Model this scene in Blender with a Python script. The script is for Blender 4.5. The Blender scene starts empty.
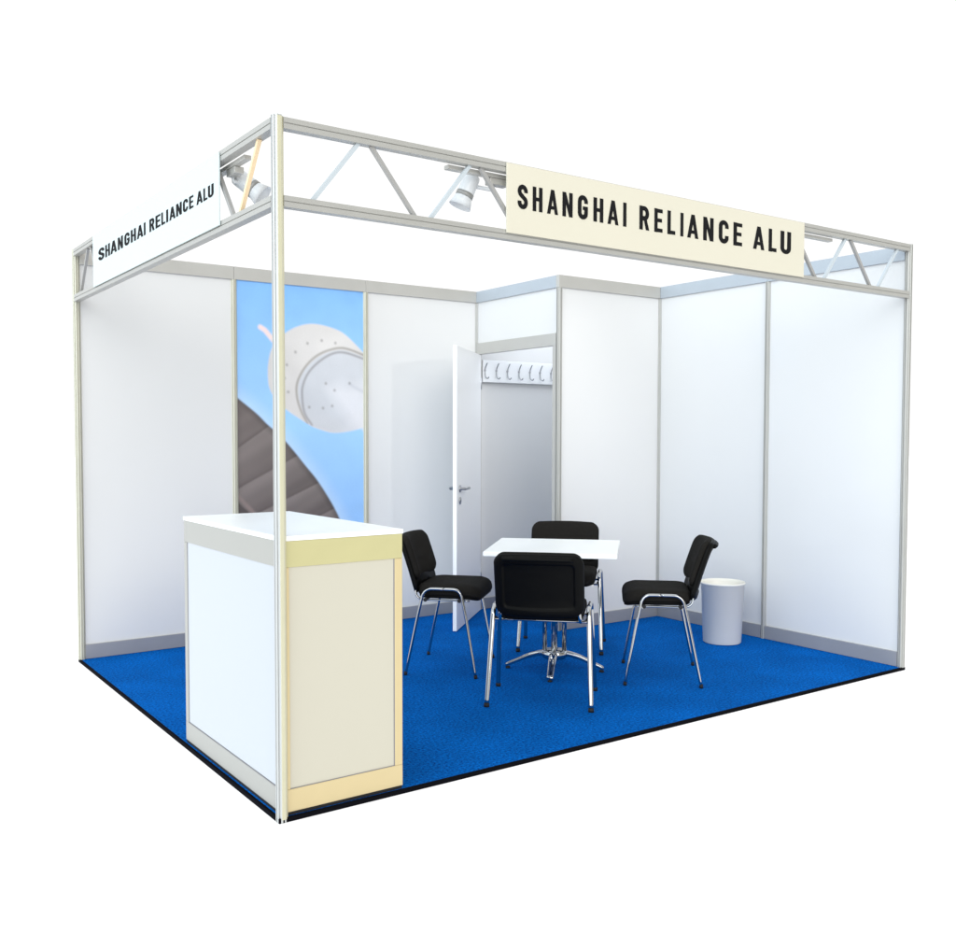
import bpy, bmesh, math, random
import numpy as np
from mathutils import Vector, Matrix
random.seed(4)
PI = math.pi
SC = bpy.context.scene
COL = SC.collection

# ------------------------------------------------------------------ helpers
def tag(o, label=None, cat=None, group=None, kind=None):
    if label: o['label'] = label
    if cat: o['category'] = cat
    if group: o['group'] = group
    if kind: o['kind'] = kind
    return o

def thing(name, label, cat, loc=(0, 0, 0), rz=0.0, group=None):
    o = bpy.data.objects.new(name, None)
    o.empty_display_size = 0.1
    COL.objects.link(o)
    o.location = loc
    o.rotation_euler = (0, 0, rz)
    return tag(o, label, cat, group)

class MB:
    """collects shapes in one bmesh; org is subtracted, so shapes may be given in place"""
    def __init__(self, org=(0, 0, 0)):
        self.bm = bmesh.new()
        self.org = Vector(org)

    def _face(self, vs, smooth=False):
        try:
            f = self.bm.faces.new(vs)
            f.smooth = smooth
            return f
        except ValueError:
            return None

    def box(self, x0, y0, z0, x1, y1, z1):
        x0, x1 = min(x0, x1), max(x0, x1)
        y0, y1 = min(y0, y1), max(y0, y1)
        z0, z1 = min(z0, z1), max(z0, z1)
        v = [self.bm.verts.new(Vector(p) - self.org) for p in
             ((x0, y0, z0), (x1, y0, z0), (x1, y1, z0), (x0, y1, z0),
              (x0, y0, z1), (x1, y0, z1), (x1, y1, z1), (x0, y1, z1))]
        for q in ((0, 3, 2, 1), (4, 5, 6, 7), (0, 1, 5, 4), (1, 2, 6, 5), (2, 3, 7, 6), (3, 0, 4, 7)):
            self._face([v[i] for i in q])
        return self

    def prism(self, prof, p0, p1, up=(0, 0, 1), smooth=False):
        """sweep the closed 2D profile (a, b) from p0 to p1; b runs along up"""
        p0, p1, up = Vector(p0), Vector(p1), Vector(up)
        d = (p1 - p0).normalized()
        side = d.cross(up).normalized()
        u = side.cross(d).normalized()
        r0 = [self.bm.verts.new(p0 + side * a + u * b - self.org) for a, b in prof]
        r1 = [self.bm.verts.new(p1 + side * a + u * b - self.org) for a, b in prof]
        n = len(prof)
        for i in range(n):
            self._face((r0[i], r0[(i + 1) % n], r1[(i + 1) % n], r1[i]), smooth)
        self._face(r0[::-1])
        self._face(r1)
        return self

    def rod(self, p0, p1, w, h, up=(0, 0, 1)):
        return self.prism([(-w / 2, -h / 2), (w / 2, -h / 2), (w / 2, h / 2), (-w / 2, h / 2)], p0, p1, up)

    def tube(self, pts, r, r2=None, side=None, n=14):
        """round (or oval) tube along a polyline; side = direction of the r2 half axis"""
        pts = [Vector(p) for p in pts]
        r2 = r if r2 is None else r2
        rings = []
        prev = None
        for i, p in enumerate(pts):
            a = pts[max(i - 1, 0)]
            b = pts[min(i + 1, len(pts) - 1)]
            d = (b - a).normalized()
            if side is not None:
                s = Vector(side)
            elif prev is None:
                s = d.orthogonal()
            else:
                s = prev
            s = (s - d * s.dot(d)).normalized()
            prev = s
            t = d.cross(s)
            rings.append([self.bm.verts.new(p + s * (r2 * math.cos(2 * PI * k / n)) + t * (r * math.sin(2 * PI * k / n)) - self.org)
                          for k in range(n)])
        for a, b in zip(rings, rings[1:]):
            for k in range(n):
                self._face((a[k], a[(k + 1) % n], b[(k + 1) % n], b[k]), True)
        self._face(rings[0][::-1])
        self._face(rings[-1])
        return self

    def lathe(self, prof, base, axis=(0, 0, 1), n=40, close=False):
        """prof: (radius, height) pairs turned about axis through base"""
        base, ax = Vector(base), Vector(axis).normalized()
        s = ax.orthogonal().normalized()
        t = ax.cross(s)
        rings = []
        for r, h in prof:
            rings.append([self.bm.verts.new(base + ax * h + (s * math.cos(2 * PI * k / n) + t * math.sin(2 * PI * k / n)) * max(r, 1e-5) - self.org)
                          for k in range(n)])
        for a, b in zip(rings, rings[1:]):
            for k in range(n):
                self._face((a[k], a[(k + 1) % n], b[(k + 1) % n], b[k]), True)
        return self

    def loft(self, rings, smooth=True, caps=True):
        vs = [[self.bm.verts.new(Vector(p) - self.org) for p in r] for r in rings]
        n = len(vs[0])
        for a, b in zip(vs, vs[1:]):
            for k in range(n):
                self._face((a[k], a[(k + 1) % n], b[(k + 1) % n], b[k]), smooth)
        if caps:
            self._face(vs[0][::-1], smooth)
            self._face(vs[-1], smooth)
        return self

    def build(self, name, mat, parent=None, bevel=0.0, seg=2):
        bmesh.ops.recalc_face_normals(self.bm, faces=self.bm.faces)
        me = bpy.data.meshes.new(name)
        self.bm.to_mesh(me)
        self.bm.free()
        me.materials.append(mat)
        o = bpy.data.objects.new(name, me)
        COL.objects.link(o)
        if parent: o.parent = parent
        if bevel:
            m = o.modifiers.new('edge_bevel', 'BEVEL')
            m.width = bevel; m.segments = seg; m.limit_method = 'ANGLE'; m.angle_limit = math.radians(40)
        return o

def copy_tree(o, parent=None):
    c = o.copy()
    COL.objects.link(c)
    if parent: c.parent = parent
    for ch in list(o.children):
        copy_tree(ch, c)
    return c

def rrect(w, h, r, n=6, cx=0.0, cy=0.0):
    """rounded rectangle outline, half sizes w, h"""
    pts = []
    for qx, qy, a0 in ((1, 1, 0), (-1, 1, 90), (-1, -1, 180), (1, -1, 270)):
        for k in range(n + 1):
            a = math.radians(a0 + 90 * k / n)
            pts.append((cx + qx * (w - r) + r * math.cos(a), cy + qy * (h - r) + r * math.sin(a)))
    return pts

def catmull(P, m=8):
    P = [np.array(p, float) for p in P]
    Q = [2 * P[0] - P[1]] + P + [2 * P[-1] - P[-2]]
    out = []
    for i in range(1, len(Q) - 2):
        for k in range(m):
            t = k / m
            out.append(0.5 * (2 * Q[i] + (Q[i + 1] - Q[i - 1]) * t + (2 * Q[i - 1] - 5 * Q[i] + 4 * Q[i + 1] - Q[i + 2]) * t * t
                              + (3 * Q[i] - Q[i - 1] - 3 * Q[i + 1] + Q[i + 2]) * t ** 3))
    out.append(P[-1])
    return [tuple(float(c) for c in p) for p in out]

# ------------------------------------------------------------------ materials
def srgb(h):
    h = h.lstrip('#')
    c = [int(h[i:i + 2], 16) / 255 for i in (0, 2, 4)]
    return tuple(x / 12.92 if x <= 0.04045 else ((x + 0.055) / 1.055) ** 2.4 for x in c) + (1,)

def material(name, col, rough=0.5, metal=0.0, ior=1.45, var=0.04, scale=6.0, bump=0.0, bscale=200.0, rvar=0.08, coat=0.0, spec=0.5):
    m = bpy.data.materials.new(name)
    m.use_nodes = True
    nt = m.node_tree
    N, L = nt.nodes, nt.links
    p = N['Principled BSDF']
    p.inputs['Metallic'].default_value = metal
    p.inputs['IOR'].default_value = ior
    p.inputs['Coat Weight'].default_value = coat
    p.inputs['Specular IOR Level'].default_value = spec
    tc = N.new('ShaderNodeTexCoord')
    nz = N.new('ShaderNodeTexNoise')
    nz.inputs['Scale'].default_value = scale
    nz.inputs['Detail'].default_value = 5
    L.new(tc.outputs['Object'], nz.inputs['Vector'])
    mix = N.new('ShaderNodeMix'); mix.data_type = 'RGBA'
    mix.inputs[6].default_value = tuple(c * (1 - var) for c in col[:3]) + (1,)
    mix.inputs[7].default_value = tuple(min(1, c * (1 + var)) for c in col[:3]) + (1,)
    L.new(nz.outputs['Fac'], mix.inputs[0])
    L.new(mix.outputs[2], p.inputs['Base Color'])
    mr = N.new('ShaderNodeMapRange')
    mr.inputs['To Min'].default_value = max(0.02, rough * (1 - rvar * 2))
    mr.inputs['To Max'].default_value = rough * (1 + rvar * 2)
    L.new(nz.outputs['Fac'], mr.inputs['Value'])
    L.new(mr.outputs[0], p.inputs['Roughness'])
    if bump:
        n2 = N.new('ShaderNodeTexNoise'); n2.inputs['Scale'].default_value = bscale; n2.inputs['Detail'].default_value = 3
        L.new(tc.outputs['Object'], n2.inputs['Vector'])
        b = N.new('ShaderNodeBump'); b.inputs['Strength'].default_value = bump; b.inputs['Distance'].default_value = 0.002
        L.new(n2.outputs['Fac'], b.inputs['Height'])
        L.new(b.outputs[0], p.inputs['Normal'])
    return m

M = {}
M['panel'] = material('white_laminate', (0.712, 0.710, 0.706, 1), rough=0.16, ior=1.42, var=0.022, scale=1.5, bump=0.03, bscale=14)
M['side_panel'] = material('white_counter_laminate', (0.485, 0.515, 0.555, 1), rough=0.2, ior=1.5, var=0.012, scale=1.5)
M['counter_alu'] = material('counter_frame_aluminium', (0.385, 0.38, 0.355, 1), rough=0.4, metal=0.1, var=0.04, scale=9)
M['seal'] = material('grey_panel_seal', (0.24, 0.23, 0.245, 1), rough=0.6, var=0.05)
M['cream'] = material('warm_lit_laminate', (0.545, 0.515, 0.425, 1), rough=0.22, ior=1.5, var=0.012, scale=1.5, bump=0.02, bscale=14)  # warm front light tinted into the counter's front panel
M['alu'] = material('anodised_aluminium', (0.44, 0.435, 0.41, 1), rough=0.36, metal=0.25, var=0.05, scale=9)
M['alu_warm_lit'] = material('warm_lit_aluminium', (0.53, 0.49, 0.255, 1), rough=0.4, metal=0.1, var=0.04, scale=9)  # yellow of the warm front light put into the counter's top rail
M['alu_peach_lit'] = material('peach_lit_aluminium', (0.62, 0.505, 0.285, 1), rough=0.4, metal=0.1, var=0.04, scale=9)  # same warm light, peach, put into the front base rail and stiles
M['brace_sidelit'] = material('sidelit_brace_tint', (0.50, 0.55, 0.585, 1), rough=0.4, var=0.02)  # lighter brace copy: light from the left painted into the colour
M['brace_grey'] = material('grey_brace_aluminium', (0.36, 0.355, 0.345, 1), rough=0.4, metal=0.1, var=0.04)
M['brace_lamplit'] = material('lamplit_brace_tint', (0.86, 0.66, 0.42, 1), rough=0.45, var=0.03)  # glow of the nearby warm spotlight painted onto one brace
M['post'] = material('post_aluminium', (0.55, 0.54, 0.45, 1), rough=0.34, metal=0.2, var=0.06, scale=12)
M['rail'] = material('rail_aluminium', (0.50, 0.49, 0.46, 1), rough=0.38, metal=0.2, var=0.05, scale=7)
M['rail_cool_lit'] = material('cool_lit_rail_aluminium', (0.44, 0.485, 0.53, 1), rough=0.38, metal=0.2, var=0.05, scale=7)  # copy of the rail metal with cool left light in its colour
M['base_rail'] = material('base_rail_aluminium', (0.33, 0.33, 0.345, 1), rough=0.4, metal=0.2, var=0.06, scale=7)
M['white'] = material('white_lacquer', (0.87, 0.88, 0.89, 1), rough=0.3, var=0.01)
M['white_top'] = material('white_worktop_laminate', (0.92, 0.94, 0.94, 1), rough=0.3, var=0.01)
M['door'] = material('door_white', (0.90, 0.91, 0.92, 1), rough=0.32, var=0.015, scale=3)
M['ink'] = material('black_vinyl_lettering', (0.011, 0.011, 0.012, 1), rough=0.7, var=0.1, spec=0.08)
M['chrome'] = material('polished_chrome', (0.50, 0.505, 0.51, 1), rough=0.05, metal=1.0, var=0.02, scale=20)
M['steel'] = material('brushed_steel', (0.42, 0.43, 0.45, 1), rough=0.3, metal=0.9, var=0.04, scale=30)
M['fabric'] = material('black_chair_fabric', (0.013, 0.0118, 0.0105, 1), rough=0.9, var=0.35, scale=60, bump=0.5, bscale=700, spec=0.12)
M['shell'] = material('black_chair_plastic', (0.0022, 0.0022, 0.0021, 1), rough=0.5, var=0.2, scale=20, bump=0.2, bscale=500, spec=0.12)
M['rubber'] = material('black_rubber', (0.010, 0.010, 0.011, 1), rough=0.7, var=0.2, scale=20)
M['bin'] = material('light_grey_plastic', (0.78, 0.757, 0.70, 1), rough=0.42, var=0.025, scale=5)
M['edge'] = material('black_carpet_edge', (0.004, 0.004, 0.006, 1), rough=0.9, var=0.2, spec=0.05)
M['dark_metal'] = material('dark_grey_metal', (0.10, 0.10, 0.105, 1), rough=0.45, metal=0.3, var=0.1, scale=20)
M['lamp'] = material('white_lamp_housing', (0.66, 0.68, 0.70, 1), rough=0.3, var=0.03)
M['ring'] = material('grey_lamp_ring', (0.30, 0.30, 0.29, 1), rough=0.4, metal=0.3, var=0.05)

def carpet_mat():
    m = bpy.data.materials.new('blue_needle_felt_carpet')
    m.use_nodes = True
    N, L = m.node_tree.nodes, m.node_tree.links
    p = N['Principled BSDF']
    p.inputs['Roughness'].default_value = 0.95
    p.inputs['Specular IOR Level'].default_value = 0.03
    tc = N.new('ShaderNodeTexCoord')
    a = N.new('ShaderNodeTexNoise'); a.inputs['Scale'].default_value = 80; a.inputs['Detail'].default_value = 6; a.inputs['Roughness'].default_value = 0.75
    b = N.new('ShaderNodeTexNoise'); b.inputs['Scale'].default_value = 2.6; b.inputs['Detail'].default_value = 4
    L.new(tc.outputs['Object'], a.inputs['Vector']); L.new(tc.outputs['Object'], b.inputs['Vector'])
    r = N.new('ShaderNodeValToRGB')
    r.color_ramp.elements[0].position = 0.36; r.color_ramp.elements[0].color = (0.0004, 0.036, 0.19, 1)
    r.color_ramp.elements[1].position = 0.64; r.color_ramp.elements[1].color = (0.0015, 0.190, 0.72, 1)
    L.new(a.outputs['Fac'], r.inputs['Fac'])
    hs = N.new('ShaderNodeHueSaturation')
    mr = N.new('ShaderNodeMapRange'); mr.inputs['From Min'].default_value = 0.3; mr.inputs['From Max'].default_value = 0.7; mr.inputs['To Min'].default_value = 0.80; mr.inputs['To Max'].default_value = 1.10
    L.new(b.outputs['Fac'], mr.inputs['Value']); L.new(mr.outputs[0], hs.inputs['Value'])
    L.new(r.outputs['Color'], hs.inputs['Color']); L.new(hs.outputs['Color'], p.inputs['Base Color'])
    bp = N.new('ShaderNodeBump'); bp.inputs['Strength'].default_value = 0.7; bp.inputs['Distance'].default_value = 0.006
    L.new(a.outputs['Fac'], bp.inputs['Height']); L.new(bp.outputs[0], p.inputs['Normal'])
    return m
M['carpet'] = carpet_mat()

def ground_mat():
    m = material('self_lit_white_floor', (0.5, 0.5, 0.5, 1), rough=0.9, var=0.01, scale=0.5)
    p = m.node_tree.nodes['Principled BSDF']
    p.inputs['Specular IOR Level'].default_value = 0.0
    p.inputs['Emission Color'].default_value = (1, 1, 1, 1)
    p.inputs['Emission Strength'].default_value = 0.68  # added glow keeps the floor white where the booth shades it
    return m
M['ground'] = ground_mat()

# ------------------------------------------------------------------ dimensions
W, D, H = 4.0, 3.0, 2.517          # booth plan 4 x 3 m
ZB, ZT = 0.09, 2.427               # top of base rails, underside of top rails
P = 0.02                           # half width of a post

def post_profile(h=P, g=0.0035, d=0.005):
    """octagonal upright with a groove in each of its eight faces"""
    R = h / math.cos(PI / 8)
    c = [(R * math.cos(PI / 8 + k * PI / 4), R * math.sin(PI / 8 + k * PI / 4)) for k in range(8)]
    pts = []
    for k in range(8):
        a, b = Vector(c[k]), Vector(c[(k + 1) % 8])
        m = (a + b) / 2
        t = (b - a).normalized()
        n = -m.normalized()
        pts += [tuple(a), tuple(m - t * g), tuple(m - t * g + n * d), tuple(m + t * g + n * d), tuple(m + t * g)]
    return pts
PP = post_profile()
def add_post(mb, x, y, z0=0.0, z1=H, prof=PP):
    return mb.prism(prof, (x, y, z0), (x, y, z1), up=(0, 1, 0))

def grooved(w, h, n=2, g=0.003, d=0.003):
    """beam section w wide, h high, with n shallow grooves along each wide face"""
    zs = [(-h / 2 + h * (k + 1) / (n + 1)) for k in range(n)]
    pts = [(-w / 2, -h / 2), (w / 2, -h / 2)]
    for z in zs:
        pts += [(w / 2, z - g / 2), (w / 2 - d, z - g / 2), (w / 2 - d, z + g / 2), (w / 2, z + g / 2)]
    pts += [(w / 2, h / 2), (-w / 2, h / 2)]
    for z in zs[::-1]:
        pts += [(-w / 2, z + g / 2), (-w / 2 + d, z + g / 2), (-w / 2 + d, z - g / 2), (-w / 2, z - g / 2)]
    return pts

# ------------------------------------------------------------------ ground, carpet
mb = MB()
mb.box(-60, -60, -0.05, 60, 60, -0.018)
tag(mb.build('ground', M['ground']), kind='structure')

org = (2, 1.5, 0)
carpet = thing('carpet', 'bright blue felt carpet with a black edge covering the booth floor', 'carpet', (2, 1.5, 0))
mb = MB(org); mb.box(-0.006, -0.006, -0.012, W + 0.006, D + 0.006, 0.0)
mb.build('pile', M['carpet'], carpet)
mb = MB(org)
mb.box(-0.018, -0.018, -0.0165, W + 0.018, -0.0065, 0.0005)
mb.box(-0.018, -0.0065, -0.0165, -0.0065, D + 0.018, 0.0005)
mb.box(W + 0.0065, -0.0065, -0.0165, W + 0.018, D + 0.018, 0.0005)
mb.build('edge_trim', M['edge'], carpet)

# ------------------------------------------------------------------ walls
def wall_x(mb, kind, x0, x1, y, th):
    if kind == 'panel': mb.box(x0 + P - 0.002, y - th, ZB - 0.004, x1 - P + 0.002, y + th, ZT + 0.004)
    if kind == 'base': mb.box(x0 + P - 0.003, y - th, 0.0015, x1 - P + 0.003, y + th, ZB)
    if kind == 'top': mb.box(x0 + (P - 0.003 if x0 == 0 else .001), y - th, ZT, x1 - (P - 0.003 if x1 == 3 else .001), y + th, H - 0.004)

org = (1.5, 3, 0)
bw = thing('back_wall', 'long white panelled back wall behind the counter, carrying the sky picture', 'wall', org)
for i in range(3):
    mb = MB(org); wall_x(mb, 'panel', i, i + 1, 3, 0.003); mb.build('wall_panel', M['panel'], bw)
    mb = MB(org); wall_x(mb, 'base', i, i + 1, 3, 0.017); mb.build('base_rail', M['base_rail'], bw, 0.002)
    mb = MB(org); wall_x(mb, 'top', i, i + 1, 3, 0.017); mb.build('top_rail', M['rail'], bw, 0.002)
for x in (0, 1, 2):
    mb = MB(org); add_post(mb, x, 3, 0, H if x == 0 else ZT); mb.build('post', M['post'], bw)

org = (4, 1, 0)
rw = thing('side_wall', 'white two-panel side wall on the right, behind the waste bin', 'wall', org)
for j in range(2):
    mb = MB(org); mb.box(4 - .003, j + P - .002, ZB - .004, 4 + .003, j + 1 - P + .002, ZT + .004); mb.build('wall_panel', M['panel'], rw)
    mb = MB(org); mb.box(4 - .017, j + P - .003, 0.0015, 4 + .017, j + 1 - P + .003, ZB); mb.build('base_rail', M['base_rail'], rw, 0.002)
    mb = MB(org); mb.box(4 - .017, j + (.001 if j else P - .003), ZT, 4 + .017, j + 1 - (.0185 if j else .001), H - .004); mb.build('top_rail', M['rail_cool_lit'], rw, 0.002)
for y in (0, 1):
    mb = MB(org); add_post(mb, 4, y, 0, ZT if y else H); mb.build('post', M['alu'], rw)

# storage cabin in the rear right corner
org = (3.5, 2.5, 0)
cab = thing('storage_cabin', 'white corner storage cabin with a narrow doorway and its door standing open', 'cabin', org)
mb = MB(org); wall_x(mb, 'panel', 3, 4, 2, .003); mb.build('wall_panel', M['panel'], cab)
mb = MB(org); wall_x(mb, 'base', 3, 4, 2, .017); mb.build('base_rail', M['base_rail'], cab, .002)
mb = MB(org); mb.box(2.983, 1.983, ZT, 4.017, 2.017, H - .004); mb.build('top_rail', M['rail'], cab, .002)
mb = MB(org); wall_x(mb, 'panel', 3, 4, 3, .003); mb.build('wall_panel', M['panel'], cab)
mb = MB(org); wall_x(mb, 'base', 3, 4, 3, .017); mb.build('base_rail', M['base_rail'], cab, .002)
mb = MB(org); mb.box(3.018, 2.983, ZT, 4.017, 3.017, H - .004); mb.build('top_rail', M['rail'], cab, .002)
mb = MB(org); mb.box(4 - .003, 2 + P, ZB - .004, 4 + .003, 3 - P, ZT + .004); mb.build('wall_panel', M['panel'], cab)
mb = MB(org); mb.box(4 - .017, 2 + P, .0015, 4 + .017, 3 - P, ZB); mb.build('base_rail', M['base_rail'], cab, .002)
mb = MB(org); mb.box(4 - .017, 2.018, ZT, 4 + .017, 2.982, H - .004); mb.build('top_rail', M['rail'], cab, .002)
mb = MB(org); mb.box(3 - .003, 2 + P - .002, 2.106, 3 + .003, 3 - P + .002, ZT + .004); mb.build('header_panel', M['panel'], cab)
mb = MB(org); mb.box(3 - .017, 2.018, ZT, 3 + .017, 3.017, H - .004); mb.build('top_rail', M['rail_cool_lit'], cab, .002)
mb = MB(org); mb.box(3 - .018, 2 + P - .003, 2.022, 3 + .018, 3 - P + .003, 2.110); mb.build('door_lintel', M['rail'], cab, .002)
mb = MB(org)
mb.box(3 - .018, 2 + P - .002, 0.0015, 3 + .018, 2.052, 2.0215)
mb.box(3 - .018, 2.962, 0.0015, 3 + .018, 3 - P + .002, 2.0215)
mb.build('door_jamb', M['rail'], cab, .002)
for x, y in ((3, 3), (3, 2), (4, 2), (4, 3)):
    mb = MB(org); add_post(mb, x, y, 0, ZT); mb.build('post', M['alu'], cab)
# door leaf, swung out about the jamb beside the back wall
hinge = Vector((2.994, 2.958, 0)); da = Vector((2.366, 2.369, 0)) - hinge
L_ = 0.872; dd = da.normalized(); dn = Vector((-dd.y, dd.x, 0))        # dn faces the room side seen from outside
if dn.x < 0: dn = -dn
T_ = 0.028
def dpt(a, n, z): return hinge + dd * a + dn * n + Vector((0, 0, z))
def obox(mb, a0, a1, n0, n1, z0, z1):
    c = [dpt(a, n, z) for z in (z0, z1) for a, n in ((a0, n0), (a1, n0), (a1, n1), (a0, n1))]
    v = [mb.bm.verts.new(p - mb.org) for p in c]
    for q in ((0, 3, 2, 1), (4, 5, 6, 7), (0, 1, 5, 4), (1, 2, 6, 5), (2, 3, 7, 6), (3, 0, 4, 7)):
        mb.bm.faces.new([v[i] for i in q])
mb = MB(org); obox(mb, 0, L_, -T_ / 2, T_ / 2, 0.008, 2.018); door = mb.build('door', M['door'], cab, .002)
for s in (1, -1):
    mb = MB(org)
    f = T_ / 2 * s
    mb.lathe([(.001, 0), (.026, 0), (.026, .007), (.010, .009), (.010, .042), (.001, .042)], dpt(.775, f, 1.010), dn * s, 24)
    mb.tube([dpt(.775, f + .040 * s, 1.010), dpt(.76, f + .046 * s, 1.010), dpt(.715, f + .048 * s, 1.010), dpt(.66, f + .046 * s, 1.010)], .0095)
    mb.build('handle', M['steel'], door)
    mb = MB(org)
    mb.lathe([(.001, 0), (.026, 0), (.026, .007), (.001, .0075)], dpt(.775, f, .925), dn * s, 24)
    mb.lathe([(.001, .0075), (.009, .0075), (.009, .012), (.001, .012)], dpt(.775, f, .928), dn * s, 16)
    mb.build('lock_plate', M['steel'], door)
for z in (0.25, 1.75):
    mb = MB(org); mb.tube([dpt(-.006, .012, z), dpt(-.006, .012, z + .09)], .008); mb.build('hinge', M['steel'], door)

# coat rack inside the cabin
org = (3.42, 2.97, 1.81)
rack = thing('coat_rack', 'white wall board with a row of bent wire coat hooks inside the cabin', 'coat rack', org)
mb = MB(org); mb.box(3.03, 2.960, 1.808, 3.86, 2.980, 1.982); mb.build('board', M['white'], rack, .003)
for x in (3.049, 3.161, 3.271, 3.388, 3.500, 3.607, 3.723, 3.83):
    mb = MB(org); y0 = 2.9595
    mb.tube(catmull([(x, y0 - .034, 1.957), (x, y0 - .022, 1.943), (x, y0 - .006, 1.915), (x, y0 - .003, 1.885), (x, y0 - .010, 1.852), (x, y0 - .028, 1.836), (x, y0 - .046, 1.838), (x, y0 - .052, 1.848)], 5), .0046, n=8)
    mb.lathe([(.001, 0), (.009, 0), (.009, .004), (.001, .005)], (x, y0, 1.90), (0, -1, 0), 12)
    mb.build('hook', M['steel'], rack)

# ------------------------------------------------------------------ front corner post and lattice girders
org = (0, 0, 0)
cp = thing('corner_post', 'tall aluminium corner post standing at the front corner beside the counter', 'post', org)
mb = MB(); add_post(mb, 0, 0, -.0165, H + .003); mb.build('upright', material('corner_post_aluminium', (0.50, 0.51, 0.505, 1), rough=0.34, metal=0.2, var=0.05, scale=12), cp)
q = P * .7071
mb = MB(); mb.prism([(-.0076, 0), (.0076, 0), (.0066, .0014), (-.0066, .0014)], (0, -P, -.004), (0, -P, H - .002), up=(0, -1, 0))
mb.prism([(-.0076, 0), (.0076, 0), (.0066, .0014), (-.0066, .0014)], (q, -q, -.004), (q, -q, H - .002), up=(1, -1, 0))
mb.build('warm_light_strip', material('warm_light_strip_tint', (0.57, 0.545, 0.39, 1), rough=0.42, metal=0.1, var=0.06, scale=9), cp)  # added strips colour the post's front faces as warm light would

def girder(name, label, axis, length, org, bars, mat):
    g = thing(name, label, 'girder', org)
    def pt(t, z): return (t, 0, z) if axis == 'x' else (0, t, z)
    for nm, z, hh in (('upper_beam', 2.494, .040), ('lower_beam', 2.220, .040)):
        m_ = MB(org)
        m_.prism(grooved(.036, hh, 1, .004, .004), pt(P - .002, z), pt(length - P + .002, z))
        m_.build(nm, mat, g)
    for t0, t1, bm_, lab in bars:                                   # t0 at the lower beam, t1 at the upper beam
        m_ = MB(org)
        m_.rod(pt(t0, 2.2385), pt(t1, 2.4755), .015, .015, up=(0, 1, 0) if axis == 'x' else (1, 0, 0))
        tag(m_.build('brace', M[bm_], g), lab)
    return g
front_bars = []
for k in range(8):
    front_bars.append((.134 + .507 * k, .324 + .507 * k, 'brace_sidelit', 'brace tinted pale for side light, leaning right'))
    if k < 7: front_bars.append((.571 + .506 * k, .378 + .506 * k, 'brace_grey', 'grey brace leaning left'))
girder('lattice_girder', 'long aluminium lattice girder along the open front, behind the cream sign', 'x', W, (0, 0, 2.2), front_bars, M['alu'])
side_bars = []
for k in range(6):
    side_bars.append((.343 + .507 * k, .156 + .507 * k, 'brace_grey' if k else 'brace_lamplit', None if k else 'brace tinted peach for warm lamp light'))
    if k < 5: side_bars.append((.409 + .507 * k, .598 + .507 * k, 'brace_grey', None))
girder('lattice_girder', 'shorter aluminium lattice girder on the left side, behind the white sign', 'y', D, (0, 0, 2.2), side_bars, M['alu'])

# ------------------------------------------------------------------ lettering
WG, SW = 0.52, 0.19
def ribbon(path, w):
    """flat stroke of width w along a path: list of quads"""
    P_ = [Vector(p) for p in path]
    left, right = [], []
    for i, p in enumerate(P_):
        d0 = (p - P_[i - 1]).normalized() if i else None
        d1 = (P_[i + 1] - p).normalized() if i < len(P_) - 1 else None
        d0 = d0 or d1; d1 = d1 or d0
        n0, n1 = Vector((-d0.y, d0.x)), Vector((-d1.y, d1.x))
        m = (n0 + n1).normalized()
        k = (w / 2) / max(.35, m.dot(n0))
        left.append(p + m * k); right.append(p - m * k)
    return [(left[i], right[i], right[i + 1], left[i + 1]) for i in range(len(P_) - 1)]
def arc(cx, cy, rx, ry, a0, a1, n=12):
    return [(cx + rx * math.cos(math.radians(a0 + (a1 - a0) * k / n)), cy + ry * math.sin(math.radians(a0 + (a1 - a0) * k / n))) for k in range(n + 1)]
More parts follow.
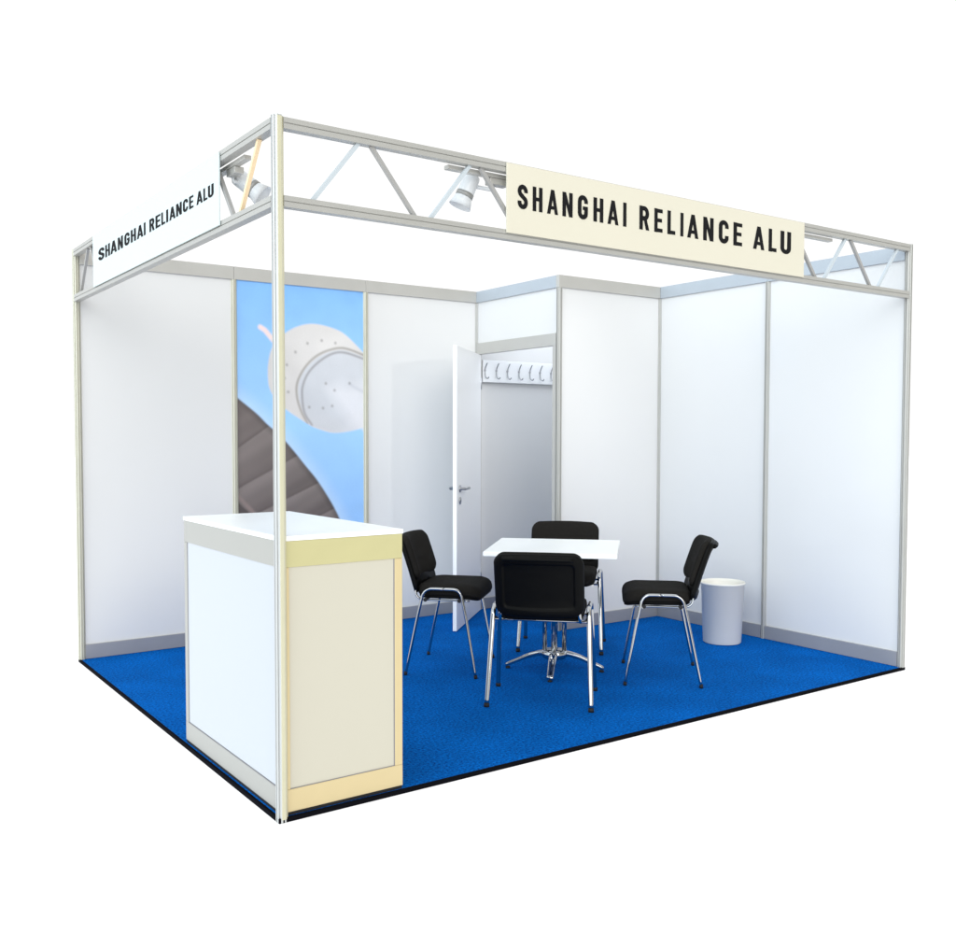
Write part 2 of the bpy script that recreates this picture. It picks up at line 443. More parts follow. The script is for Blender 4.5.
def glyph(ch):
    h = SW / 2; l, r, b, t = h, WG - h, h, 1 - h; c = WG / 2; rx = c - h; ry = .185
    R_ = lambda *p: ribbon(p, SW)
    Q = []
    if ch == 'I': return SW, [[(0, 0), (SW, 0), (SW, 1), (0, 1)]]
    if ch == 'H': Q = [R_((l, 0), (l, 1)), R_((r, 0), (r, 1)), ribbon([(l, .5), (r, .5)], .15)]
    elif ch == 'E':
        Q = [R_((l, 0), (l, 1)), ribbon([(l, b - .005), (.475, b - .005)], .16), ribbon([(l, t + .005), (.475, t + .005)], .16), ribbon([(l, .51), (.44, .51)], .155)]
        return .475, [q for s in Q for q in s]
    elif ch == 'L':
        Q = [R_((l, 0), (l, 1)), ribbon([(l, b - .005), (.45, b - .005)], .16)]
        return .45, [q for s in Q for q in s]
    elif ch == 'A':
        w = .60; m = w / 2
        Q = [[[(0, 0), (.178, 0), (m + .085, 1), (m - .09, 1)]], [[(w, 0), (w - .178, 0), (m - .085, 1), (m + .09, 1)]],
             [[(.13, .19), (w - .13, .19), (w - .165, .335), (.165, .335)]]]
        return w, [q for s in Q for q in s]
    elif ch == 'N':
        w = .545
        Q = [R_((l, 0), (l, 1)), R_((w - h, 0), (w - h, 1)), [[(0.03, 1), (.19, 1), (w - .03, 0), (w - .19, 0)]]]
        return w, [q for s in Q for q in s]
    elif ch == 'U': Q = [ribbon([(l, 1)] + arc(c, .26, rx, .26 - h, 180, 360) + [(r, 1)], SW)]
    elif ch == 'C': Q = [ribbon([(r, .655)] + arc(c, t - ry, rx, ry, 0, 180) + arc(c, b + ry, rx, ry, 180, 360) + [(r, .345)], SW)]
    elif ch == 'G': Q = [ribbon([(r, .665)] + arc(c, t - ry, rx, ry, 0, 180) + arc(c, b + ry, rx, ry, 180, 360) + [(r, .55)], SW), ribbon([(.255, .47), (WG, .47)], .15)]
    elif ch == 'S':
        mid = catmull([(l, t - ry), (l + .035, .615), (c, .505), (r - .03, .395), (r, b + ry)], 6)
        Q = [ribbon([(r, .675)] + arc(c, t - ry, rx, ry, 0, 180)[:-1] + mid + arc(c, b + ry, rx, ry, 360, 180)[1:] + [(l, .325)], SW)]
    elif ch == 'R':
        Q = [R_((l, 0), (l, 1)), ribbon([(l, t)] + arc(c + .02, .705, rx - .02, t - .705, 90, -90) + [(l, .495 - .08)], SW),
             [[(.225, .46), (.395, .46), (.535, 0), (.355, 0)]]]
        Q[1] = ribbon([(l, t)] + arc(c + .01, (t + .485) / 2, rx - .01, (t - .485) / 2, 90, -90) + [(l, .485)], SW)
        return .535, [q for s in Q for q in s]
    return WG, [q for s in Q for q in s]
TEXT = 'SHANGHAIRELIANCEALU'
def lettering(parent, org, spans, z0, z1, place):
    """place(u, z, n): u along the board, n off the board"""
    for i, (ch, (u0, u1)) in enumerate(zip(TEXT, spans)):
        w, quads = glyph(ch); mb = MB(org)
        za = z0; zb = z1[0] + (z1[1] - z1[0]) * i / (len(TEXT) - 1)
        for j, q in enumerate(quads):
            n = .0010 + .00004 * (j % 25)
            vs = [mb.bm.verts.new(Vector(place(u0 + (p[0] / w) * (u1 - u0), za + p[1] * (zb - za), n)) - mb.org) for p in q]
            mb._face(vs)
        mb.build('letter', M['ink'], parent)

org = (1.985, -.026, 2.225)
fs = thing('fascia_sign', 'sign board, tinted cream for warm light, with black capital letters fixed to the front girder', 'sign', org)
mb = MB(org); mb.box(1.000, -.027, 2.2255, 2.968, -.0205, 2.510); mb.build('board', material('warm_lit_sign_board', (0.655, 0.62, 0.51, 1), rough=.4, var=.01), fs, .001)  # board colour carries the warm light on the front
FS = [(1.055, 1.109), (1.135, 1.188), (1.213, 1.274), (1.298, 1.356), (1.385, 1.444), (1.476, 1.535), (1.560, 1.627), (1.655, 1.676), (1.757, 1.820), (1.853, 1.907),
      (1.939, 1.992), (2.026, 2.047), (2.073, 2.151), (2.184, 2.258), (2.295, 2.368), (2.403, 2.469), (2.553, 2.641), (2.674, 2.738), (2.769, 2.855)]
lettering(fs, org, FS, 2.330, (2.431, 2.446), lambda u, z, n: (u, -.027 - n, z))

org = (-.026, 1.49, 2.225)
ss = thing('fascia_sign', 'white sign board with black capital letters fixed to the left side girder', 'sign', org)
mb = MB(org); mb.box(-.027, .504, 2.2215, -.0205, 2.476, 2.507); mb.build('board', material('white_sign_board', (0.60, 0.68, 0.69, 1), rough=.4, var=.01), ss, .001)
LS = [(2.351, 2.228), (2.208, 2.115), (2.104, 1.980), (1.961, 1.865), (1.836, 1.745), (1.724, 1.635), (1.618, 1.515), (1.504, 1.475), (1.414, 1.335), (1.319, 1.247),
      (1.232, 1.176), (1.161, 1.133), (1.117, 1.033), (1.022, .947), (.930, .866), (.851, .797), (.760, .686), (.676, .630), (.622, .558)]
lettering(ss, org, LS, 2.347, (2.413, 2.397), lambda u, z, n: (-.027 - n, u, z))

# ------------------------------------------------------------------ spotlights
def spotlight(label, org, along, bar, box, swivel, top, axis):
    g = thing('spotlight', label, 'spotlight', org, 0, 'spotlights on the girders')
    ax = Vector(axis).normalized()
    def pp(t, n, z): return (t, n, z) if along == 'x' else (n, t, z)
    mb = MB(org); a = pp(bar[0], .022, 2.455); b = pp(bar[1], .052, 2.472); mb.box(*a, *b); mb.build('mounting_bar', M['rail'], g, .002)
    mb = MB(org); a = pp(box[0], .026, 2.428); b = pp(box[1], .066, 2.4545); mb.box(*a, *b); mb.build('adapter_box', M['rail'], g, .003)
    top = Vector(top)
    mb = MB(org)
    mb.tube([Vector(swivel), Vector(swivel) + Vector((0, 0, -.02)), top + ax * .045], .008)
    mb.build('arm', M['lamp'], g)
    mb = MB(org); mb.lathe([(.001, -.006), (.022, -.004), (.032, .004), (.035, .014), (.036, .078)], top, ax, 36); mb.build('lamp_body', M['lamp'], g)
    mb = MB(org); mb.lathe([(.036, .0785), (.0375, .0785), (.0375, .097), (.036, .097)], top, ax, 36); mb.build('ring', M['ring'], g)
    mb = MB(org); mb.lathe([(.036, .0975), (.040, .110), (.048, .140), (.0465, .140), (.036, .112), (.020, .106), (.001, .105)], top, ax, 36); mb.build('lamp_shade', M['lamp'], g)
    return g
spotlight('white spotlight pointing down from the front girder, beside the cream sign', (.9, .05, 2.47), 'x', (.742, 1.10), (.955, 1.05), (.985, .048, 2.43), (.915, .095, 2.470), (-.34, .20, -.92))
spotlight('white spotlight on the left side girder, behind the slanted braces', (.05, .5, 2.47), 'y', (.36, .70), (.47, .56), (.048, .54, 2.43), (.075, .575, 2.445), (.62, -.50, -.62))
spotlight('spotlight mostly hidden behind the cream sign, only its mounting bar showing past its end', (3.0, .05, 2.47), 'x', (2.72, 3.285), (2.80, 2.90), (2.85, .048, 2.43), (2.80, .095, 2.45), (-.05, .75, -.62))

# ------------------------------------------------------------------ printed poster in the back wall
def poster():
    nx, nz = 240, 584
    x0, x1, z0, z1, y = 1.018, 1.982, .088, 2.428, 2.9945
    A = (z1 - z0) / (x1 - x0)
    s = np.linspace(0, 1, nx + 1); t = np.linspace(0, 1, nz + 1)
    S, T = np.meshgrid(s, t); X, Y = S, T * A
    def lin(h): return np.array(srgb(h)[:3])
    def inside(poly):
        ins = np.zeros(X.shape, bool); n = len(poly)
        for i in range(n):
            (ax, ay), (bx, by) = poly[i], poly[(i + 1) % n]
            if ay == by: continue
            c = ((ay > Y) != (by > Y)) & (X < (bx - ax) * (Y - ay) / (by - ay) + ax)
            ins ^= c
        return ins
    def dist(line):
        d = np.full(X.shape, 9.0)
        for (ax, ay), (bx, by) in zip(line, line[1:]):
            vx, vy = bx - ax, by - ay
            k = np.clip(((X - ax) * vx + (Y - ay) * vy) / (vx * vx + vy * vy + 1e-12), 0, 1)
            d = np.minimum(d, np.hypot(X - ax - k * vx, Y - ay - k * vy))
        return d
    def sm(d, w, e): return np.clip((w - d) / e + .5, 0, 1)[..., None]
    def cov(poly, e=.006):
        d = dist(poly + [poly[0]]); i = inside(poly)
        return np.clip(np.where(i, d, -d) / e + .5, 0, 1)[..., None]
    K = lambda L: catmull([(a, b * 2.434) for a, b in L], 6)
    rng = np.random.default_rng(3)
    sky_a, sky_b, sky_c = lin('83b8f2'), lin('9fcdfb'), lin('93c0f2')
    g = np.clip(T / .40, 0, 1)[..., None]
    C = sky_a * (1 - g) + sky_b * g
    g2 = np.clip((T - .40) / .3, 0, 1)[..., None]
    C = C * (1 - g2) + sky_c * g2
    # dark ribbed dish at the lower left, with a pale rim
    edge = K([(-.10, .300), (-.004, .334), (.137, .378), (.223, .411), (.321, .444), (.42, .487), (.509, .530), (.6, .573), (.67, .613), (.74, .658), (.80, .705), (.86, .76), (.92, .84), (.95, .95), (.96, 1.1)])
    dk = edge + [(-.3, 2.8), (-.3, .6)]
    de = dist(edge)
    rim = np.clip(1 - de / .115, 0, 1)[..., None] ** 1.4
    C = C * (1 - .55 * rim) + lin('c9def5') * .55 * rim
    dish = lin('77706f') * np.ones(X.shape + (1,))
    dish = dish * (1 - .35 * np.clip((X + .2) / 1.0, 0, 1)[..., None])
    for a, b, w in (((-.1, .51), (.30, .400), .030), ((-.1, .62), (.52, .492), .030), ((.05, .69), (.70, .575), .03), ((.0, .80), (.8, .66), .03), ((.0, .92), (.9, .76), .03)):
        d = dist([(a[0], a[1] * A), (b[0], b[1] * A)])
        side = ((b[0] - a[0]) * (Y - a[1] * A) - (b[1] - a[1]) * A * (X - a[0]))
        lo = sm(d, .012, .03) * (side < 0)[..., None]
        hi = np.clip(1 - d / .17, 0, 1)[..., None] * (side > 0)[..., None]
        dish = dish * (1 - .45 * lo) + lin('4a4242') * .45 * lo
        dish = dish * (1 - .42 * hi) + lin('a09a98') * .42 * hi
    d = dist([(-.05, .60 * A), (.16, .69 * A)]); dish = dish * (1 - .5 * sm(d, .014, .015)) + lin('a0908d') * .5 * sm(d, .014, .015)
    low = inside([(-.1, .60 * A), (.16, .70 * A), (-.1, .72 * A)])[..., None] * 1.0
    dish = dish * (1 - .6 * low) + lin('3c3838') * .6 * low
    shade = np.clip(1 - de / .05, 0, 1)[..., None]; dish = dish * (1 - .4 * shade)
    wob = np.cumsum(rng.standard_normal(900)); wob -= np.linspace(0, wob[-1], 900); wob /= np.abs(wob).max()
    along = np.clip(((Y - 1.0) * .93 + (X) * .52) * 260 + 200, 0, 899).astype(int)
    dish = dish * (1 + .10 * wob[along][..., None]) * (1 + .05 * np.sin(along / 5.0)[..., None])
    dish = dish * np.array([1.03, .97, .95]) * .9
    m = cov(dk, .012); C = C * (1 - m) + dish * m
    # small pale arm
    d = dist([(.175, .130 * A), (.21, .138 * A), (.27, .165 * A)]); m = sm(d, .018, .012); C = C * (1 - m) + lin('edd7d6') * m
    # white round housing with two grooves
    up = K([(.228, .270), (.232, .235), (.26, .190), (.338, .151), (.449, .122), (.584, .109), (.747, .118), (.865, .140), (1.05, .205)])
    lowr = K([(1.05, .415), (.885, .431), (.743, .436), (.62, .424), (.557, .414), (.467, .393), (.377, .370), (.290, .340), (.240, .305), (.228, .270)])
    hous = up + [(1.2, .3 * A)] + lowr[:-1]
    neck = cov([(.84, .36 * A), (1.1, .475 * A), (1.1, .25 * A), (.84, .25 * A)], .03)
    base = lin('d6d3d1') * np.ones(X.shape + (1,))
    f = np.clip((X - .2) / .5, 0, 1)[..., None]
    base = base * (.93 + .07 * f)
    gl = K([(1.06, .21), (.997, .200), (.841, .183), (.722, .190), (.606, .213), (.515, .248), (.468, .287), (.465, .329), (.500, .376), (.552, .412)])
    nose = gl + [(.743, .436 * A), (1.2, .45 * A)]
    nm = cov(nose, .01)
    nb = lin('cccfd5') * (1 - .10 * np.clip((Y - .5) / .4, 0, 1)[..., None] * np.clip((.85 - X) / .4, 0, 1)[..., None])
    base = base * (1 - nm) + nb * nm
    lit = cov(K([(.70, .30), (.86, .29), (1.05, .31), (1.05, .45), (.93, .415), (.80, .36), (.70, .30)])[:-1], .12)
    base = base * (1 - .7 * lit) + lin('e4e4e9') * .7 * lit
    d1 = dist(K([(1.06, .205), (.997, .194), (.841, .177), (.722, .184), (.606, .206), (.515, .242), (.456, .287), (.453, .329), (.486, .372), (.535, .408)]))
    d2 = dist(K([(1.06, .217), (.997, .206), (.841, .190), (.735, .196), (.629, .222), (.545, .256), (.500, .295), (.494, .329), (.512, .376), (.570, .412)]))
    for dd_, col in ((d1, '8b857f'), (d2, '8a878a')):
        m = sm(dd_, .008, .012); base = base * (1 - .75 * m) + lin(col) * .75 * m
    lo2 = dist(K([(.88, .285), (.95, .300), (1.04, .314)])); m = sm(lo2, .010, .02); base = base * (1 - .4 * m) + lin('b4b8c2') * .4 * m
    for (a, b) in ((.443, .197), (.539, .169), (.653, .158), (.765, .163), (.375, .236), (.357, .276), (.385, .316), (.685, .287), (.756, .307), (.882, .284), (.661, .362), (.736, .355), (.55, .36)):
        m = sm(np.hypot(X - a, Y - b * A), .010, .010); base = base * (1 - .55 * m) + lin('6f6a6a') * .55 * m
    shade = np.clip(1 - dist(lowr) / .16, 0, 1)[..., None]; base = base * (1 - .10 * shade) + lin('e6d9d4') * .10 * shade
    m = np.maximum(cov(hous, .008), neck); C = C * (1 - m) + base * m
    hl = np.clip(1 - np.hypot((X - .62) / .42, (Y - .42) / .22), 0, 1)[..., None] * m * (1 - nm)
    C = C * (1 + .08 * hl)
    def blur(c, r):
        for ax in (0, 1):
            p = np.pad(c, [(r, r) if k == ax else (0, 0) for k in range(3)], mode='edge')
            c = sum(np.take(p, range(k, k + c.shape[ax]), axis=ax) for k in range(2 * r + 1)) / (2 * r + 1)
        return c
    C = blur(C, 1)
    patch = blur(blur(rng.standard_normal(X.shape + (1,)), 9), 9)
    C = C * (1 + .35 * patch)
    C = np.clip(C * (1 + .012 * rng.standard_normal(X.shape + (1,))), 0, 1)
    org = Vector((1.5, 2.99, 1.25))
    me = bpy.data.meshes.new('poster')
    V = np.stack([x0 + S * (x1 - x0) - org.x, np.full(X.shape, y) - org.y, z1 - T * (z1 - z0) - org.z], -1).reshape(-1, 3)
    idx = np.arange((nx + 1) * (nz + 1)).reshape(nz + 1, nx + 1)
    F = np.stack([idx[:-1, :-1], idx[1:, :-1], idx[1:, 1:], idx[:-1, 1:]], -1).reshape(-1, 4)
    me.from_pydata(V.tolist(), [], F.tolist())
    at = me.color_attributes.new('print', 'FLOAT_COLOR', 'POINT')
    at.data.foreach_set('color', np.concatenate([C, np.ones(X.shape + (1,))], -1).reshape(-1).astype(np.float32))
    m = bpy.data.materials.new('printed_picture'); m.use_nodes = True
    N, L = m.node_tree.nodes, m.node_tree.links
    a = N.new('ShaderNodeVertexColor'); a.layer_name = 'print'
    L.new(a.outputs['Color'], N['Principled BSDF'].inputs['Base Color'])
    N['Principled BSDF'].inputs['Roughness'].default_value = .35
    me.materials.append(m)
    o = bpy.data.objects.new('wall_poster', me); COL.objects.link(o); o.location = org
    tag(o, 'tall printed picture of a white round housing against blue sky on the back wall', 'poster')
poster()

# ------------------------------------------------------------------ reception counter
org = (.285, .56, 0)
ct = thing('reception_counter', 'white boxed reception counter with warm-light tinted front beside the corner post', 'counter', org)
X0, X1, Y0, Y1, ZC = -.001, .510, -.005, 1.048, 1.008
mb = MB(org); mb.box(X0 - .003, Y0 - .003, ZC, X1 + .003, Y1 + .003, 1.026); mb.build('worktop', M['white_top'], ct, .002)
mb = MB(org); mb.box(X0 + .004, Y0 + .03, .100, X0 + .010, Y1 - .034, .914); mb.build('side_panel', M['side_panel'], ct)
mb = MB(org); mb.box(X0 + .03, Y0 + .005, .094, X1 - .034, Y0 + .011, .914); mb.build('front_panel', M['cream'], ct)
mb = MB(org); mb.box(X1 - .010, Y0 + .03, .100, X1 - .004, Y1 - .034, .914); mb.build('side_panel', M['panel'], ct)
mb = MB(org); mb.box(X0 + .03, Y1 - .011, .100, X1 - .034, Y1 - .005, .914); mb.build('rear_panel', M['panel'], ct)
mb = MB(org); mb.box(X0 + .002, Y0 + .002, .001, X1 - .003, Y1 - .003, .0125); mb.build('contact_shade_strip', M['rubber'], ct)  # dark strip added in place of the contact shadow under the counter
mb = MB(org)                                                        # thin seals where the front and side panels meet their frames
mb.box(X1 - .0375, Y0 + .0025, .0945, X1 - .0335, Y0 + .0085, .9135)
mb.box(X0 + .0335, Y0 + .0025, .0945, X1 - .0380, Y0 + .0085, .0985)
mb.box(X0 + .0020, Y0 + .034, .0945, X0 + .0080, Y1 - .0340, .0985)
mb.box(X0 + .0020, Y1 - .0375, .0990, X0 + .0080, Y1 - .0335, .9135)
mb.build('seal', M['seal'], ct)
for nm, z0_, z1_, mw in (('top_rail', .912, ZC - .0005, 'alu_warm_lit'), ('base_rail', .013, .096, 'alu_peach_lit')):
    mb = MB(org); mb.box(X0, Y0, z0_, X1, Y0 + .030, z1_); tag(mb.build(nm, M[mw], ct, .0015), 'rail tinted for warm front light')
    mb = MB(org); mb.box(X0, Y0 + .0305, z0_, X0 + .03, Y1 - .0305, z1_); tag(mb.build(nm, M['counter_alu'], ct, .0015), 'plain grey rail')
    mb = MB(org); mb.box(X1 - .03, Y0 + .0305, z0_, X1, Y1 - .0305, z1_); mb.build(nm, M['counter_alu'], ct, .0015)
    mb = MB(org); mb.box(X0, Y1 - .03, z0_, X1, Y1, z1_); mb.build(nm, M['counter_alu'], ct, .0015)
for x, y, mm in ((X0, Y0, 'alu_peach_lit'), (X1 - .034, Y0, 'alu_peach_lit'), (X0, Y1 - .034, 'counter_alu'), (X1 - .034, Y1 - .034, 'counter_alu')):
    mb = MB(org); mb.box(x, y, .0965, x + .034, y + .034, .9115); mb.build('stile', M[mm], ct, .002)

# ------------------------------------------------------------------ meeting table
TC = Vector((2.235, 1.125, 0))
tb = thing('meeting_table', 'square white topped table on a chrome four-foot column base', 'table', TC, math.radians(45))
mb = MB(); hw = .372
mb.loft([[(a, b, z) for a, b in rrect(hw - i, hw - i, .012 - i * .5, 4)] for z, i in ((.714, .003), (.717, 0), (.737, 0), (.740, .003))], smooth=False)
mb.build('table_top', M['white_top'], tb)
for k in range(4):
    a = k * PI / 2
    cx, cy = .058 * math.cos(a), .058 * math.sin(a)
    mb = MB(); mb.tube([(cx, cy, .085), (cx, cy, .70)], .014, n=18); mb.build('column', M['chrome'], tb)
    path = catmull([(.02, 0, .104), (.08, 0, .101), (.15, 0, .083), (.22, 0, .052), (.290, 0, .022)], 5)
    R_ = Matrix.Rotation(a, 3, 'Z')
    mb = MB()
    rings = []
    for i, p in enumerate(path):
        f = i / (len(path) - 1); w = .026 - .008 * f; h = .016 - .005 * f
        rings.append([R_ @ (Vector(p) + Vector((0, w * q[0], h * q[1]))) for q in rrect(1, 1, .45, 3)])
    mb.loft(rings, smooth=True)
    ft = mb.build('foot', M['chrome'], tb)
    mb = MB(); mb.lathe([(.001, .0), (.014, .0), (.014, .010), (.001, .010)], R_ @ Vector((.278, 0, .001)), (0, 0, 1), 16); mb.build('glide', M['rubber'], ft)
mb = MB(); mb.lathe([(.001, .074), (.066, .074), (.078, .086), (.078, .116), (.070, .122), (.001, .122)], (0, 0, 0), n=36); mb.build('hub', M['chrome'], tb)
mb = MB(); mb.lathe([(.001, .695), (.10, .695), (.10, .7135), (.001, .7135)], (0, 0, 0), n=36); mb.build('mounting_plate', M['dark_metal'], tb)

# ------------------------------------------------------------------ chairs (forward = +x)
def make_chair(label):
    c = thing('visitor_chair', label, 'chair', (0, 0, 0), 0, 'black chairs around the table')
    # seat: upholstered cushion over a black pan
    def seat_ring(z, inset, crown=0.0, n=8):
        pts = []
        for a, b in rrect(.188 - inset, .222 - inset, max(.012, .065 - inset * .6), n, .038, 0):
            f = max(0, (a - .12) / .11)
            pts.append((a, b, z - .022 * f * f - .010 * (1 - (b / .22) ** 2) * max(0, 1 - abs(a) / .2)))
        return pts
    mb = MB()
    mb.loft([seat_ring(.463, .010), seat_ring(.466, .002), seat_ring(.478, -.002), seat_ring(.497, -.001), seat_ring(.512, .004), seat_ring(.521, .014), seat_ring(.5255, .032), seat_ring(.528, .07), seat_ring(.529, .12)])
    mb.build('seat', M['fabric'], c)
    mb = MB()
    mb.loft([seat_ring(.443, .035), seat_ring(.445, .018), seat_ring(.453, .006), seat_ring(.4625, .006)])
    mb.build('seat_pan', M['shell'], c)
    # back: w across, h up, t towards the rear
    def back_map(w, h, t):
        f = h / .35
        x = -.158 - .092 * f - .018 * f * f + .040 * (w / .226) ** 2 - t
        z = .447 + h * .985 - t * .28 - .012 * (1 - (w / .226) ** 2) * (1 - f)
        return (x, w, z + .006 * f * (1 - (w / .226) ** 2))
    def back_ring(t, inset, h0=.032, h1=.355, w=.226, r=.05, n=9):
        return [back_map(a, b, t) for a, b in dense(rrect(w - inset, (h1 - h0) / 2 - inset, max(.008, r - inset * .6), n, 0, (h0 + h1) / 2))]
    def dense(pts, k=5):
        out = []
        for i, p in enumerate(pts):
            q = pts[(i + 1) % len(pts)]
            m = k if i % 10 == 9 else 1
            for j in range(m): out.append((p[0] + (q[0] - p[0]) * j / m, p[1] + (q[1] - p[1]) * j / m))
        return out
    mb = MB()
    R2 = lambda t, i: back_ring(t, i, .104, .356, .222, .05)
    rings = [R2(.004, .004), R2(-.006, -.001), R2(-.020, .002), R2(-.029, .012), R2(-.033, .028), R2(-.035, .06), R2(-.0355, .10)]
    mb.loft(rings)
    back = mb.build('backrest', M['fabric'], c)
    # rear shell: rounded border standing proud of a recessed field
    mb = MB()
    mb.loft([back_ring(.0045, .002), back_ring(.012, -.002), back_ring(.022, .001), back_ring(.028, .008), back_ring(.029, .040), back_ring(.0275, .044), back_ring(.020, .047), back_ring(.018, .055), back_ring(.0175, .10)])
    # lip along the top edge
    mb.build('back_shell', M['shell'], c)
    mb = MB()
    lip = [back_map(-.176 + .352 * k / 16, .338, .032) for k in range(17)]
    mb.tube(lip, .016, .012, side=(0, 0, 1), n=10)
    mb.build('shell_lip', M['shell'], c)
    # side frames: an oval tube bent to an inverted U; each leg is cut at the middle of the arch
    for s in (1, -1):
        def leg(xs):
            pts = []
            for x, z in xs:
                f = 1 - z / .505
                pts.append((x, s * (.246 + .020 * max(f, 0)), z))
            return pts
        front = [(.212, .012), (.195, .11), (.175, .22), (.1555, .33)] + [(.1325 - .0, .444)] + [(.126, .470), (.113, .490), (.092, .5025), (.065, .505), (.020, .505)]
        rear = [(-.200, .012), (-.180, .11), (-.1575, .22), (-.135, .33), (-.1095, .444), (-.102, .470), (-.088, .490), (-.066, .5025), (-.040, .505), (.020, .505)]
        for xs, nm in ((front, 'front'), (rear, 'rear')):
            mb = MB(); mb.tube(catmull([p for p in leg(xs)], 4), .0085, .0125, side=(0, 1, 0), n=14)
            lg = mb.build('leg', M['chrome'], c)
            x, y, z = leg(xs)[0]
            mb = MB(); mb.tube([(x + (.002 if nm == 'front' else -.002), y, .001), (x, y, .020)], .0100, .0140, side=(0, 1, 0), n=14); mb.build('foot_cap', M['rubber'], lg)
            bx = .112 if nm == 'front' else -.088
            mb = MB(); mb.tube([(bx, s * .249, .440), (bx, s * .230, .440)], .011, n=12); mb.build('buffer', M['rubber'], lg)
        # side rail under the seat, rising behind to carry the back
        mb = MB(); yy = s * .205
        mb.tube(catmull([(.165, yy, .4345), (.05, yy, .4345), (-.08, yy, .4345), (-.125, yy, .437), (-.150, yy, .455), (-.158, yy * .98, .49), (-.163, yy * .94, .525), (-.170, yy * .92, .555)], 4), .0055, .009, side=(0, 1, 0), n=10)
        mb.build('seat_rail', M['chrome'], c)
    for x in (.118, -.092):
        mb = MB(); mb.tube([(x, -.247, .436), (x, .247, .436)], .0075, n=12); mb.build('crossbar', M['chrome'], c)
    return c

spots = [((2.672, .683), 137, 'black chair on the right turned side-on, standing nearest the waste bin'),
         ((1.778, .679), 45, 'black chair in the foreground with its back turned, in front of the white table'),
         ((1.780, 1.559), -47, 'black chair on the left beside the counter, facing the table'),
         ((2.690, 1.590), -135, 'black chair behind the white table, its backrest partly hidden by the table top')]
proto = None
for (x, y), a, lab in spots:
    if proto is None: o = proto = make_chair(lab)
    else:
        o = copy_tree(proto); o['label'] = lab
    o.location = (x, y, 0); o.rotation_euler = (0, 0, math.radians(a))

# ------------------------------------------------------------------ waste bin
wb = thing('waste_bin', 'light grey round tapered plastic waste bin standing in the right corner', 'waste bin', (3.665, 1.080, 0))
mb = MB()
mb.lathe([(.001, .002), (.120, .002), (.125, .008), (.1415, .395), (.1475, .397), (.1485, .405), (.1465, .411), (.1415, .409), (.1375, .395), (.121, .014), (.001, .012)], (0, 0, 0), n=56)
mb.build('bucket', M['bin'], wb)

# ------------------------------------------------------------------ light
w = bpy.data.worlds.new('World'); SC.world = w; w.use_nodes = True
N, L = w.node_tree.nodes, w.node_tree.links
bg = N['Background']
tc = N.new('ShaderNodeTexCoord')
def lobe(direction, lo, hi):
    d = N.new('ShaderNodeVectorMath'); d.operation = 'DOT_PRODUCT'
    d.inputs[1].default_value = Vector(direction).normalized()
    L.new(tc.outputs['Generated'], d.inputs[0])
    m = N.new('ShaderNodeMapRange'); m.interpolation_type = 'SMOOTHSTEP'
    m.inputs['From Min'].default_value = lo; m.inputs['From Max'].default_value = hi
    L.new(d.outputs['Value'], m.inputs['Value'])
    return m.outputs[0]
def blend(prev, fac, col):
    m = N.new('ShaderNodeMix'); m.data_type = 'RGBA'
    if isinstance(prev, tuple): m.inputs[6].default_value = prev
    else: L.new(prev, m.inputs[6])
    m.inputs[7].default_value = col
    L.new(fac, m.inputs[0])
    return m.outputs[2]
c = blend((1.06, 1.06, 1.06, 1), lobe((0, 0, 1), .45, .95), (1.02, 1.06, 1.09, 1))            # dimmer overhead
c = blend(c, lobe((.25, -1, .1), .0, .8), (.52, .49, .43, 1))                              # dim and warm behind the camera
c = blend(c, lobe((-1, -.1, .15), .1, .9), (1.25, 1.42, 1.55, 1))                          # cool side light from the left
L.new(c, bg.inputs['Color'])
bg.inputs['Strength'].default_value = 1.0

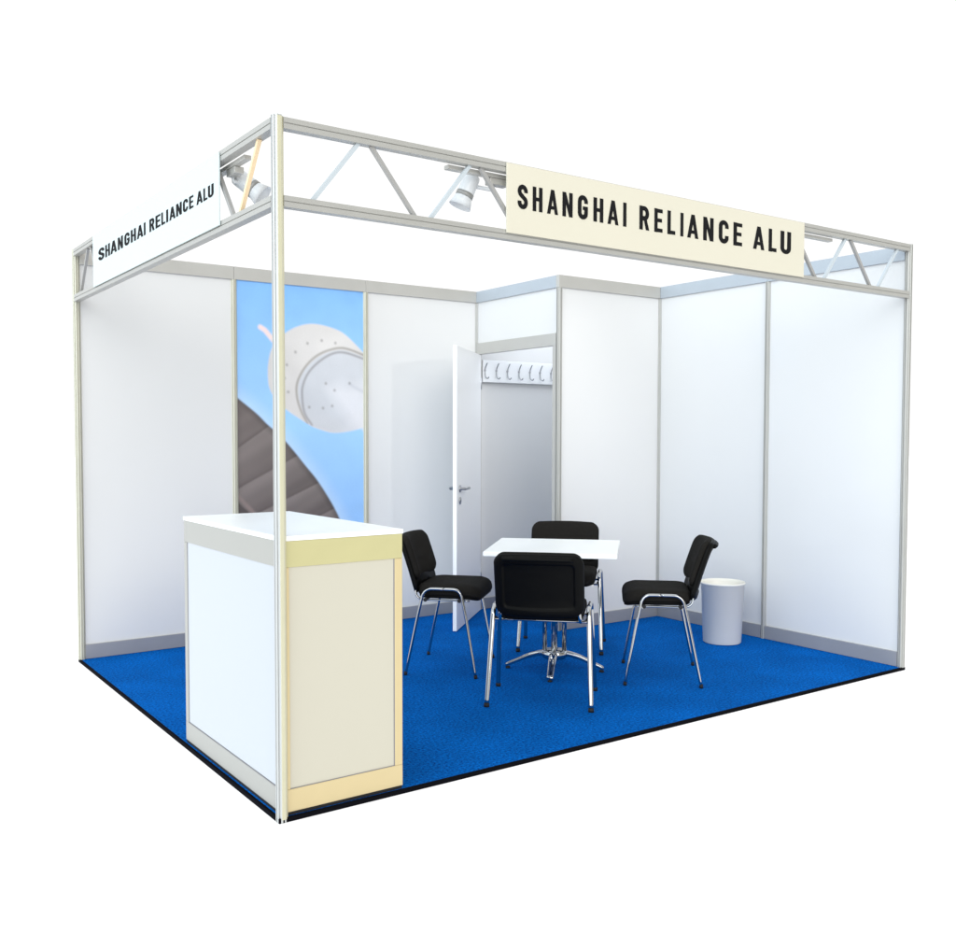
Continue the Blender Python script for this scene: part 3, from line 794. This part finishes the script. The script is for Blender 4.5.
sl = bpy.data.lights.new('studio_key', 'SUN')
sl.energy = 1.15; sl.angle = math.radians(35); sl.color = (1.0, .985, .95)
so = bpy.data.objects.new('studio_key', sl); COL.objects.link(so)
so.location = (-1, -6, 4)
so.rotation_euler = Vector((.28, .90, -.42)).to_track_quat('-Z', 'Y').to_euler()

sl = bpy.data.lights.new('studio_side', 'SUN')
sl.energy = 1.1; sl.angle = math.radians(40); sl.color = (.90, .97, 1.0)
so = bpy.data.objects.new('studio_side', sl); COL.objects.link(so)
so.location = (-6, 0, 4)
so.rotation_euler = Vector((.90, .34, -.34)).to_track_quat('-Z', 'Y').to_euler()

# the lit lamp of the spotlight behind the cream sign, and an added fill light, no fixture, brightening the cabin
pl = bpy.data.lights.new('spot_bulb', 'SPOT')
pl.energy = 38; pl.spot_size = math.radians(75); pl.spot_blend = 1.0; pl.shadow_soft_size = .06; pl.color = (1.0, .985, .96)
po = bpy.data.objects.new('spot_bulb', pl); COL.objects.link(po)
po.location = (2.79, .21, 2.345)
po.rotation_euler = Vector((-.05, .80, -.42)).to_track_quat('-Z', 'Y').to_euler()
al = bpy.data.lights.new('cabin_fill', 'AREA')
al.energy = 5.5; al.size = .85; al.color = (.80, .88, 1.0)
ao = bpy.data.objects.new('cabin_fill', al); COL.objects.link(ao)
ao.location = (3.5, 2.5, 2.46)

# ------------------------------------------------------------------ camera
cam = bpy.data.cameras.new('camera')
co = bpy.data.objects.new('camera', cam); COL.objects.link(co)
yaw, pitch, roll = .9631, -.0425, .001
f = Vector((math.cos(pitch) * math.cos(yaw), math.cos(pitch) * math.sin(yaw), math.sin(pitch)))
rt = Vector((math.sin(yaw), -math.cos(yaw), 0)); up = rt.cross(f)
r_ = rt * math.cos(roll) + up * math.sin(roll); u_ = -rt * math.sin(roll) + up * math.cos(roll)
m = Matrix((r_, u_, -f)).transposed().to_4x4(); m.translation = Vector((-1.4174, -3.219, 1.3923))
co.matrix_world = m
cam.sensor_width = 36; cam.sensor_fit = 'HORIZONTAL'
cam.lens = 962.206 / 956 * 36
cam.shift_x = (478 - 467.19) / 956; cam.shift_y = (475.76 - 474) / 956
cam.clip_start = .05; cam.clip_end = 500
SC.camera = co
SC.view_settings.view_transform = 'Standard'
SC.view_settings.look = 'None'
SC.view_settings.exposure = 0
